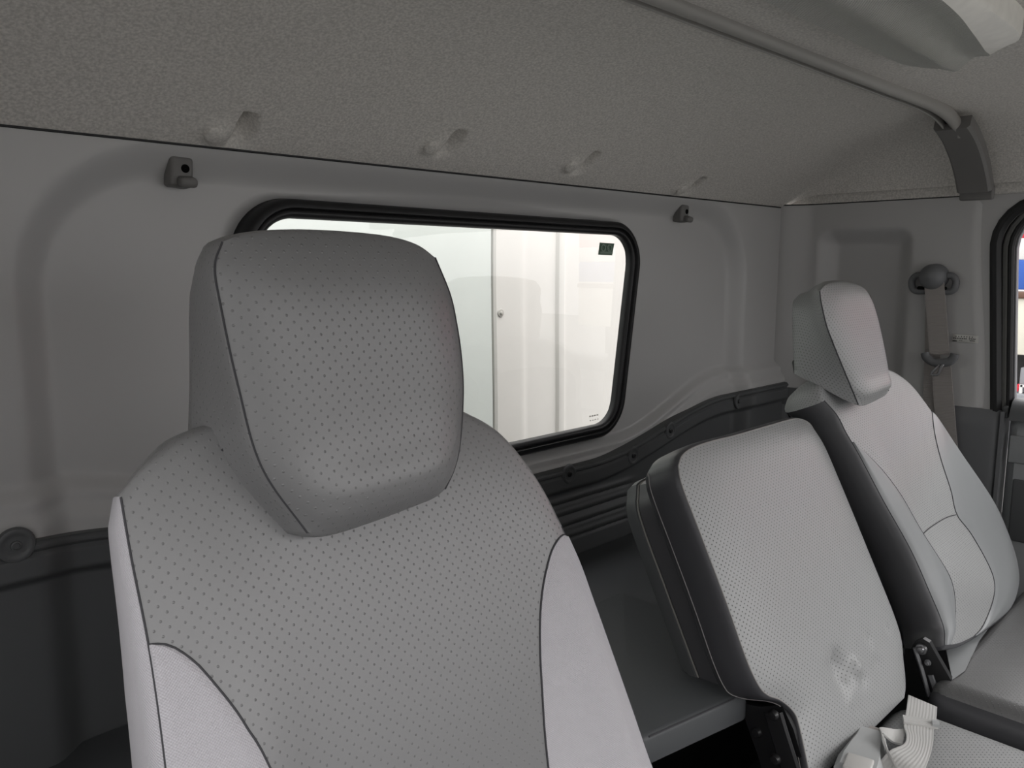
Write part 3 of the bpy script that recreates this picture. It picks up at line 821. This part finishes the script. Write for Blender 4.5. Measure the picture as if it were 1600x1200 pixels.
notch = FM.px(1200, 1086)[1]
MRIM = [(0, 0, 0), (0, .002, -.0015), (0, .0035, -.006), (0, .004, -.013), (0, .0035, -.025), (0, .002, -.040), (0, -.004, -.050), (0, -.014, -.054)]
mp = Pad(FM, L, T, R, B, bul_m, MRIM, 90, 120, dscale=lambda p, k: .22+.78*sm(notch-.02, notch+.012, p.y))
mm = Mesh(); mp.front(mm); mo = mm.build('backrest', 'leather_fine', ms, 60)
mm = Mesh(); mp.rim(mm, [0, 1, 2, 3]); mp.backfill(mm); o = mm.build('side_cover', 'vinyl_dark', ms, 60); o['label'] = 'dark vinyl side cover'
mm = Mesh(); mp.rimline(mm, [0, 1], .0008); mp.rimline(mm, [0], .0006, 5); mm.build('stitching', 'seam_pale', mo)
# hard storage box on the back of it
FB = Frame(.455, .87, 25)
n0, n1 = -.046, -.104
bxl = [FB.px(x, y, n0-.004) for x, y in [(1140, 1081), (1143, 1037), (1106, 929), (1069, 845), (1046, 790), (1042, 738)]]
xl_, xr_ = .722, 1.00
tt, tb = FB.px(1003, 762, n1+.01)[1]+.003, FB.px(1106, 1071, n1)[1]
SL = [(xl_+.012, tb), (xl_+.006, (tb+tt)/2), (xl_+.003, tt-.035), (xl_+.014, tt-.008)]; ST = [(xl_+.014, tt-.008), (xl_+.03, tt), ((xl_+xr_)/2, tt+.003), (xr_-.03, tt), (xr_-.012, tt-.008)]
SR = [(xr_-.012, tb), (xr_-.004, (tb+tt)/2), (xr_-.002, tt-.035), (xr_-.012, tt-.008)]; SB = [(xl_+.012, tb), ((xl_+xr_)/2, tb), (xr_-.012, tb)]
box = Pad(FB, SL, ST, SR, SB, lambda a, b, p: n0, [(0, 0, n0), (0, .001, n0-.006), (0, .003, n0-.03), (0, .004, n0-.040), (0, .0025, n0-.0415)], 40, 60)
mm = Mesh(); box.front(mm); box.rim(mm, [0, 1, 2, 3]); mm.build('back_box', 'vinyl_side', ms, 35)
box2 = Pad(FB, SL, ST, SR, SB, lambda a, b, p: n0-.042, [(0, .0035, n0-.0425), (0, .006, n0-.044), (0, .006, n0-.052), (0, .002, n0-.062), (0, -.012, n0-.068)], 40, 60)
mm = Mesh(); box2.front(mm); box2.rim(mm, [0, 1, 2, 3]); box2.backfill(mm); lid = mm.build('box_lid', 'trim_dark', ms, 35)
mm = Mesh(); box2.rimline(mm, [0, 1], .0011, 0); mm.build('rim_bead', 'bar', lid)
# hinge bracket on its left
XH = .745
def hp(x, y, X=XH): return hit(x, y, 0, X)
mm = Mesh(); outl = [(1156, 1098), (1186, 1104), (1222, 1102), (1240, 1140), (1262, 1215), (1204, 1250), (1184, 1180), (1166, 1130)]
P_ = [hp(*q) for q in outl]; mm.ngon(P_); mm.ngon([q+Vector((.006, 0, 0)) for q in P_], True)
mm.grid([[q for q in P_+P_[:1]], [q+Vector((.006, 0, 0)) for q in P_+P_[:1]]])
hb = mm.build('hinge_bracket', 'metal_black', ms, 30)
mm = Mesh(); mm.sweep([hp(1208, 1113, XH-.006), hp(1216, 1140, XH-.007), hp(1228, 1178, XH-.008), hp(1240, 1215, XH-.008)], rprof(.022, .005, .002), (-1, 0, 0)); mm.build('lever', 'metal_black', hb)
for x, y, X_ in [(1209, 1117, XH-.009), (1183, 1144, XH), (1212, 1186, XH-.011)]:
    p = hp(x, y, X_); mm = Mesh(); mm.lathe(p, (-1, 0, 0), [(.0001, .004), (.004, .0038), (.0055, .002), (.006, -.001)], 16); mm.build('bolt', 'metal_black', hb)
mm = Mesh(); mm.rbox((.85, .10, .515), (.30, .46, .105), .03, None, 5); cu = mm.build('cushion', 'leather_fine', ms)
mm = Mesh(); mm.rbox((.86, .1, .33), (.24, .36, .26), .01); mm.build('pedestal', 'metal_black', ms)

# ---------------------------------------------------- passenger seat
ps = empty('passenger_seat', (1.2, .2, .2), 'far grey passenger seat with headrest beside the right door', 'seat')
FP = Frame(.424, .8668, 25)
L = FP.pxs([(1476, 1008), (1474, 978), (1453, 926), (1423, 859), (1379, 780), (1343, 712), (1322, 676), (1308, 649), (1288, 626)])
T = FP.pxs([(1288, 626), (1284, 606), (1296, 590), (1320, 580), (1350, 574), (1385, 578), (1410, 590), (1432, 611), (1455, 645), (1478, 682)])
R = FP.pxs([(1529, 990), (1560, 968), (1580, 948), (1590, 922), (1592, 895), (1584, 858), (1562, 805), (1520, 743), (1478, 682)])
B = FP.pxs([(1476, 1008), (1500, 1004), (1529, 990)])
def bul_p(a, b, p):
    e = (1-abs(2*a-1)**5)*(1-max(0, (b-.5)/.5)**6)*(1-max(0, (.2-b)/.2)**3)
    bol = math.exp(-((abs(2*a-1)-.8)/.15)**2)*sm(.9, .5, b)
    return (.004 + .006*bol + .010*math.exp(-((b-.25)/.14)**2)*sm(.9, .4, abs(2*a-1)))*e
pb = Pad(FP, L, T, R, B, bul_p, [(f_, o_, d_*.8) for f_, o_, d_ in RIM], 70, 90)
mm = Mesh(); pb.front(mm); pb.rim(mm, [1]); po = mm.build('backrest', 'leather_fine', ps, 60)
for sd in (0, 2):
    mm = Mesh(); pb.rim(mm, [sd]); o = mm.build('side_gusset', 'vinyl_side', ps, 60); o['label'] = 'dark smooth vinyl side gusset'
mm = Mesh(); pb.rim(mm, [3]); pb.backfill(mm); mm.build('back_shell', 'vinyl_dark', ps, 60)
lb = sorted([(b, a) for a, b in [pb.find(x, t) for x, t in FP.pxs([(1330, 680), (1360, 720), (1395, 768), (1433, 835), (1472, 908), (1484, 955), (1484, 1000)])]])
rb = sorted([(b, a) for a, b in [pb.find(x, t) for x, t in FP.pxs([(1453, 640), (1456, 677), (1467, 723), (1482, 770), (1490, 805), (1513, 838), (1537, 897), (1538, 943), (1529, 984)])]])
lb[0] = (0, lb[0][1]); rb[0] = (0, rb[0][1]); lb[-1] = (lb[-1][0], 0.); lb = smooth_tab(lb); rb = smooth_tab(rb)
mm = Mesh(); pb.patch(mm, lambda b: (0., max(.001, interp(lb, b))), 0, lb[-1][0], .003, 12, 60); o = mm.build('side_bolster', 'vinyl_mid', ps, 60); o['label'] = 'smooth grey vinyl left bolster'
mm = Mesh(); pb.patch(mm, lambda b: (min(.999, interp(rb, b)), 1.), 0, rb[-1][0], .003, 16, 60); o = mm.build('side_bolster', 'vinyl_mid', ps, 60); o['label'] = 'smooth grey vinyl right bolster'
sm_ = Mesh(); pb.line(sm_, [(a, b) for b, a in lb], .0007, .0004); pb.line(sm_, [(a, b) for b, a in rb], .0007, .0004)
lum = [pb.find(x, t) for x, t in FP.pxs([(1433, 836), (1455, 820), (1475, 809), (1490, 805)])]
pb.line(sm_, lum, .0007, .0006); pb.rimline(sm_, [0, 2], .0006); sm_.build('stitching', 'seam', po)
# headrest
FQ = Frame(.4346, .994, 12)
HL = FQ.pxs([(1341, 632), (1312, 562), (1300, 532), (1291, 507), (1283, 472), (1281, 455)])
HT = FQ.pxs([(1281, 455), (1290, 446), (1305, 442), (1325, 442), (1342, 446), (1352, 452), (1359, 462)])
HR = FQ.pxs([(1388, 611), (1389, 590), (1384, 556), (1375, 512), (1367, 482), (1359, 462)])
HB = FQ.pxs([(1341, 632), (1350, 634), (1370, 625), (1384, 617), (1388, 611)])
nb = -.058
BL = FQ.pxs([(1252, 590), (1250, 560), (1248, 520), (1248, 485), (1254, 464), (1266, 453)], nb)
BL2 = BL
bt = [(BL[-1][0]+d, BL[-1][1]+h) for d, h in [(0, 0), (.02, .006), (.05, .007), (.08, .004), (.095, -.006)]]
br = [(bt[-1][0]+.02, BL[0][1]), (bt[-1][0]+.015, BL[0][1]+.06), (bt[-1][0]+.006, bt[-1][1]-.03), bt[-1]]
bb = [BL[0], ((BL[0][0]+br[0][0])/2, BL[0][1]-.01), br[0]]
QRIM = [(0, 0, 0), (.03, .001, -.002), (.09, .002, -.006), (.25, .003, -.014), (.5, .0035, -.026), (.8, .002, -.042), (1, 0, nb), (1, -.008, nb-.012), (1, -.025, nb-.018)]
ph = Pad(FQ, HL, HT, HR, HB, lambda a, b, p: .008*(1-abs(2*a-1)**4)*(1-abs(2*b-1)**5)+.007*math.exp(-((b-.1)/.08)**2)*(1-abs(2*a-1)**4)*min(1, b/.08), QRIM, 44, 50, back=(BL, bt, br, bb))
mm = Mesh(); ph.front(mm); ph.rim(mm, [0, 1, 2, 3]); ph.backfill(mm); pho = mm.build('headrest', 'leather_fine', ps, 50)
for sd in (0, 2): hs = Mesh(); ph.rimline(hs, [sd], .0008); hs.build('stitching', 'seam', pho)
# cushion
mm = Mesh(); mm.rbox((1.255, .085, .525), (.45, .44, .12), .022, None, 5); cu2 = mm.build('cushion', 'leather_shaded', ps)
mm = Mesh(); mm.rbox((1.255, .083, .514), (.464, .446, .122), .02, None, 4); o = mm.build('cushion_side', 'vinyl_dark', ps); o['label'] = 'dark smooth vinyl cushion border'
q = [hit(x, y, 2, .5865) for x, y in [(1478, 1012), (1556, 965), (1530, 1000), (1508, 1048), (1488, 1062)]]
mm = Mesh(); mm.ngon(q); mm.ngon([p_-Vector((0, 0, .002)) for p_ in q], True); mm.build('cushion_insert', 'vinyl_mid', ps)
mm = Mesh(); mm.rbox((1.26, .1, .33), (.36, .36, .26), .01); mm.build('pedestal', 'metal_black', ps)
XG = 1.05
mm = Mesh(); outl = [(1424, 1012), (1430, 1002), (1442, 998), (1452, 1004), (1462, 1022), (1497, 1082), (1450, 1092), (1434, 1050)]
P_ = [hp(x, y, XG) for x, y in outl]; mm.ngon(P_); mm.ngon([p_+Vector((.008, 0, 0)) for p_ in P_], True); mm.grid([P_+P_[:1], [p_+Vector((.008, 0, 0)) for p_ in P_+P_[:1]]])
hb = mm.build('hinge_bracket', 'metal_black', ps, 30)
mm = Mesh(); mm.sweep([hp(1429, 1012, XG-.003), hp(1440, 1045, XG-.003), hp(1452, 1088, XG-.003)], rprof(.005, .006, .002), (-1, 0, 0)); mm.build('flange', 'trim_mid', hb)
mm = Mesh(); mm.sweep([hp(1454, 1055, XG-.001), hp(1466, 1088, XG-.001)], rprof(.007, .003, .001), (-1, 0, 0)); mm.build('slot', 'trim_mid', hb)
for x, y, r_, mt in [(1440, 1014, .0075, 'steel'), (1450, 1035, .004, 'trim_mid')]:
    mm = Mesh(); mm.lathe(hp(x, y, XG-.001), (-1, 0, 0), [(.0001, .006), (r_*.5, .0058), (r_*.6, .003), (r_*.9, .0028), (r_, 0)], 16); mm.build('bolt', mt, hb)

# ---------------------------------------------------- rear shelf
SHZ = .647
shf = empty('rear_shelf', (.76, .71, .62), 'dark vinyl covered shelf behind and between the seats', 'shelf')
def slab(outl, z0, z1, r):
    m_ = Mesh(); R0 = []; L0 = [Vector(p) for p in outl]
    for o_, z in [(0, z0), (0, z1-r), (-r*.3, z1-r*.3), (-r, z1)]:
        R0.append([(p.x, p.y, z) for p in offset_loop(L0, o_)])
    m_.grid([q_+[q_[0]] for q_ in R0]); 
    for ring in (R0[-1], R0[0]):
        c = sum((Vector(p) for p in ring), Vector((0, 0, 0)))/len(ring); m_.grid([[c]*(len(ring)+1), ring+[ring[0]]])
    return m_
tongue = rpoly([(.592, .422), (.738, .395), (.86, .455), (.86, .66), (.53, .66), (.53, .480)][::-1], [.01, .012, .012, .012, .014, .012], 6)
slab(tongue, .617, SHZ+.0007, .006).build('front_extension', 'shelf', shf, 50)
mm = Mesh(); mm.rbox((.77, .654, .632), (1.52, .296, .03), .006); mm.build('shelf_board', 'shelf', shf)
mm = Mesh(); mm.tube([(.600, .4215, SHZ-.0015), (.66, .4105, SHZ-.0015), (.722, .3995, SHZ-.0015)], .0010, 6); mm.build('stitching', 'seam', shf)
mm = Mesh(); mm.rbox((.77, .72, .41), (1.4, .15, .41), .01); mm.build('shelf_base', 'metal_black', shf)

# ---------------------------------------------------- lap belt and buckle on the middle cushion
zc = .5685
lap = empty('lap_belt', hit(1437, 1120, 2, zc), 'pale grey lap belt strap looped on the middle seat cushion', 'lap belt')
def hc(x, y, z): return hit(x, y, 2, z)
strap([(hc(1419, 1088, zc+.002), hc(1464, 1107, zc+.002)), (hc(1416, 1112, zc+.004), hc(1463, 1124, zc+.004)), (hc(1412, 1135, zc+.006), hc(1459, 1142, zc+.006)), (hc(1416, 1150, zc+.012), hc(1458, 1160, zc+.012)), (hc(1412, 1165, zc+.022), hc(1452, 1185, zc+.022)), (hc(1390, 1176, zc+.03), hc(1440, 1212, zc+.03)), (hc(1370, 1200, zc+.02), hc(1415, 1240, zc+.02))], .04, 'webbing', 'web_pale', lap)
strap([(hc(1410, 1162, zc+.012), hc(1416, 1138, zc+.006)), (hc(1395, 1158, zc+.014), hc(1398, 1139, zc+.008)), (hc(1380, 1145, zc+.03), hc(1376, 1136, zc+.016)), (hc(1378, 1150, zc+.034), hc(1375, 1142, zc+.024)), (hc(1384, 1172, zc+.032), hc(1381, 1160, zc+.022)), (hc(1400, 1200, zc+.03), hc(1392, 1200, zc+.014))], .03, 'loop', 'web_pale', lap)
mm = Mesh(); a, b = hc(1411, 1124, zc+.009), hc(1464, 1133, zc+.009); mm.sweep([a, b], rprof(.014, .006, .002), (0, 0, 1)); mm.build('slide_adjuster', 'web_pale', lap)
mm = Mesh(); a, b = hc(1456, 1131, zc+.011), hc(1467, 1133, zc+.011); mm.sweep([a, b], rprof(.008, .009, .002), (0, 0, 1)); mm.build('adjuster_end', 'buckle', lap)
bkl = empty('belt_buckle', hit(1350, 1170, 2, zc), 'pale grey seat belt buckle lying at the foot of the middle backrest', 'buckle')
c0, c1 = hc(1362, 1148, zc+.014), hc(1338, 1218, zc+.018); dd = (c1-c0).normalized(); sd_ = dd.cross(Vector((0, 0, 1))).normalized(); up_ = sd_.cross(dd)
mt = Matrix((sd_, dd, up_)).transposed(); ln = (c1-c0).length
mm = Mesh(); rows = []
for k, (w, h) in enumerate([(.015, .007), (.016, .009), (.019, .012), (.022, .013), (.022, .013)]):
    q_ = c0+dd*ln*k/4; rows.append([q_+sd_*x*w+up_*z*h for x, z in [(-1, -.8), (-.8, -1), (.8, -1), (1, -.8), (1, .5), (.75, 1), (-.75, 1), (-1, .5), (-1, -.8)]])
mm.grid(rows); mm.ngon(rows[0][:-1], True); mm.ngon(rows[-1][:-1]); mm.build('housing', 'buckle', bkl, 45)
mm = Mesh(); mm.rbox(c0+dd*ln*.93+up_*.012, (.026, .03, .006), .002, mt); mm.build('release_button', 'button', bkl)
strap([(c0-sd_*.014-dd*.020, c0+sd_*.014-dd*.020), (c0-sd_*.014, c0+sd_*.014), (c0-sd_*.014+dd*.012, c0+sd_*.014+dd*.012)], .03, 'strap', 'web', bkl)

# ================================================================ OUTSIDE
YO = 1.30; KO = YO/1.15
cb = empty('cargo_box', (.9, YO, .3), 'white sheet metal cargo box front seen through the rear window', 'cargo box')
def sheet(prof, z0, z1, name, mt, nz=30, wob=0.):
    m_ = Mesh(); P_ = resample([Vector((p[0]*KO, p[1])) for p in prof], 160)
    m_.grid([[(p.x+wob*math.sin(z*9+p.x), p.y, z) for p in P_] for z in [z0+(z1-z0)*k/nz for k in range(nz+1)]])
    return m_.build(name, mt, cb, 30)
sheet([(-.6, YO+.004), (1.074, YO+.002), (1.076, YO+.012)], .1, 1.9, 'left_sheet', 'box_green', wob=.002)
sheet([(1.079, YO+.012), (1.0795, YO-.001), (1.155, YO-.003), (1.17, YO+.004), (1.262, YO+.006), (1.268, YO-.004), (1.282, YO-.004), (1.288, YO+.005), (1.50, YO+.003), (1.53, YO+.0), (2.3, YO+.004)], .1, 1.9, 'right_sheet', 'box', wob=.002)
mm = Mesh(); mm.rbox((.85, YO+.05, 1.0), (2.9, .06, 1.8), .01); mm.build('frame', 'box_dark', cb)
mm = Mesh(); mm.lathe((1.093*KO, YO-.002, 1.1-.092*KO), (0, -1, 0), [(.0001, .006), (.003, .0055), (.004, .002), (.0085, .0015), (.0095, 0)], 20); mm.build('rivet', 'rivet', cb)
# road
mm = Mesh(); mm.rbox((0, 0, -.55), (40, 40, .1), 0); g = mm.build('ground', 'asphalt'); g['kind'] = 'structure'
# parked truck seen through the right door window
TX = 3.5
tk = empty('parked_truck', (TX+.5, .4, -.5), 'parked truck with red, white and blue stripes beyond the right door window', 'truck')
def band(z0, z1, name, mt, x0=TX, x1=TX+1.6, y0=-1.4, y1=1.7, r=.004):
    m_ = Mesh(); m_.rbox(((x0+x1)/2, (y0+y1)/2, (z0+z1)/2), (x1-x0, y1-y0, z1-z0), r); return m_.build(name, mt, tk)
band(1.204, 1.45, 'red_band', 'red'); band(1.123, 1.204, 'white_band', 'white'); band(1.012, 1.123, 'blue_band', 'blue'); band(1.003, 1.012, 'white_strip', 'white')
band(.980, 1.003, 'rail', 'brown', TX-.012); band(.765, .980, 'cream_panel', 'cream'); band(.58, .765, 'chassis', 'chassis', TX+.25)
band(.62, .715, 'tool_box', 'grey', TX+.02, TX+.24, -.5, .807); band(.715, .765, 'tool_box_top', 'cream', TX+.06, TX+.24, -.5, .80)
band(.40, .617, 'side_guard', 'grey', TX-.01, TX+.2, -.8, .86)
p = [hit(x, y, 0, TX+.004) for x, y in [(1584, 611), (1590, 600), (1595, 601), (1590, 612)]]
mm = Mesh(); mm.ngon(p); mm.ngon([q_+Vector((.01, 0, 0)) for q_ in p], True); mm.grid([p+p[:1], [q_+Vector((.01, 0, 0)) for q_ in p+p[:1]]]); mm.build('slanted_emblem', 'red', tk)
p = hit(1597, 609, 0, TX+.004); mm = Mesh(); 
mm.rbox((TX+.004, p.y+.004, p.z+.003), (.01, .010, .034), 0); mm.rbox((TX+.004, p.y-.026, p.z+.001), (.01, .010, .030), 0); mm.rbox((TX+.004, p.y-.011, p.z+.015), (.01, .034, .009), 0)
mm.build('lettering', 'white', tk)
for y in (-.7, 1.2):
    mm = Mesh(); mm.lathe((TX+.04, y, -.12), (1, 0, 0), [(.0001, 0), (.2, 0), (.24, -.02), (.36, -.02), (.38, .02), (.38, .2), (.0001, .2)], 32); mm.build('wheel', 'chassis', tk)

# ================================================================ LIGHT
SKY_LO, SKY_HI, GLOW = .40, 1.9, 2.6
w = bpy.data.worlds.new('overcast'); sc.world = w; w.use_nodes = True; nt = w.node_tree; N = nt.nodes
bg = N['Background']; tcn = N.new('ShaderNodeTexCoord'); sp = N.new('ShaderNodeSeparateXYZ'); mr = N.new('ShaderNodeMapRange')
nt.links.new(tcn.outputs['Generated'], sp.inputs[0]); nt.links.new(sp.outputs[2], mr.inputs[0])
mr.inputs[1].default_value = -.02; mr.inputs[2].default_value = 1.; mr.inputs[3].default_value = SKY_LO; mr.inputs[4].default_value = SKY_HI   # overcast: brighter overhead
dt = N.new('ShaderNodeVectorMath'); dt.operation = 'DOT_PRODUCT'; nt.links.new(tcn.outputs['Generated'], dt.inputs[0]); dt.inputs[1].default_value = Vector((.58, -.62, .55)).normalized()
dr = N.new('ShaderNodeMapRange'); dr.interpolation_type = 'SMOOTHSTEP'; nt.links.new(dt.outputs['Value'], dr.inputs[0])
dr.inputs[1].default_value = .1; dr.inputs[2].default_value = 1.; dr.inputs[3].default_value = 1.; dr.inputs[4].default_value = GLOW      # sun behind thin cloud
mu = N.new('ShaderNodeMath'); mu.operation = 'MULTIPLY'; nt.links.new(mr.outputs[0], mu.inputs[0]); nt.links.new(dr.outputs[0], mu.inputs[1])
bg.inputs[0].default_value = (1., .985, .985, 1); nt.links.new(mu.outputs[0], bg.inputs[1])
vs = sc.view_settings; vs.view_transform = 'Standard'; vs.look = 'None'; vs.gamma = 1; vs.exposure = .8; vs.use_curve_mapping = False
sc.cycles.max_bounces = 12; sc.cycles.diffuse_bounces = 8; sc.cycles.transparent_max_bounces = 16
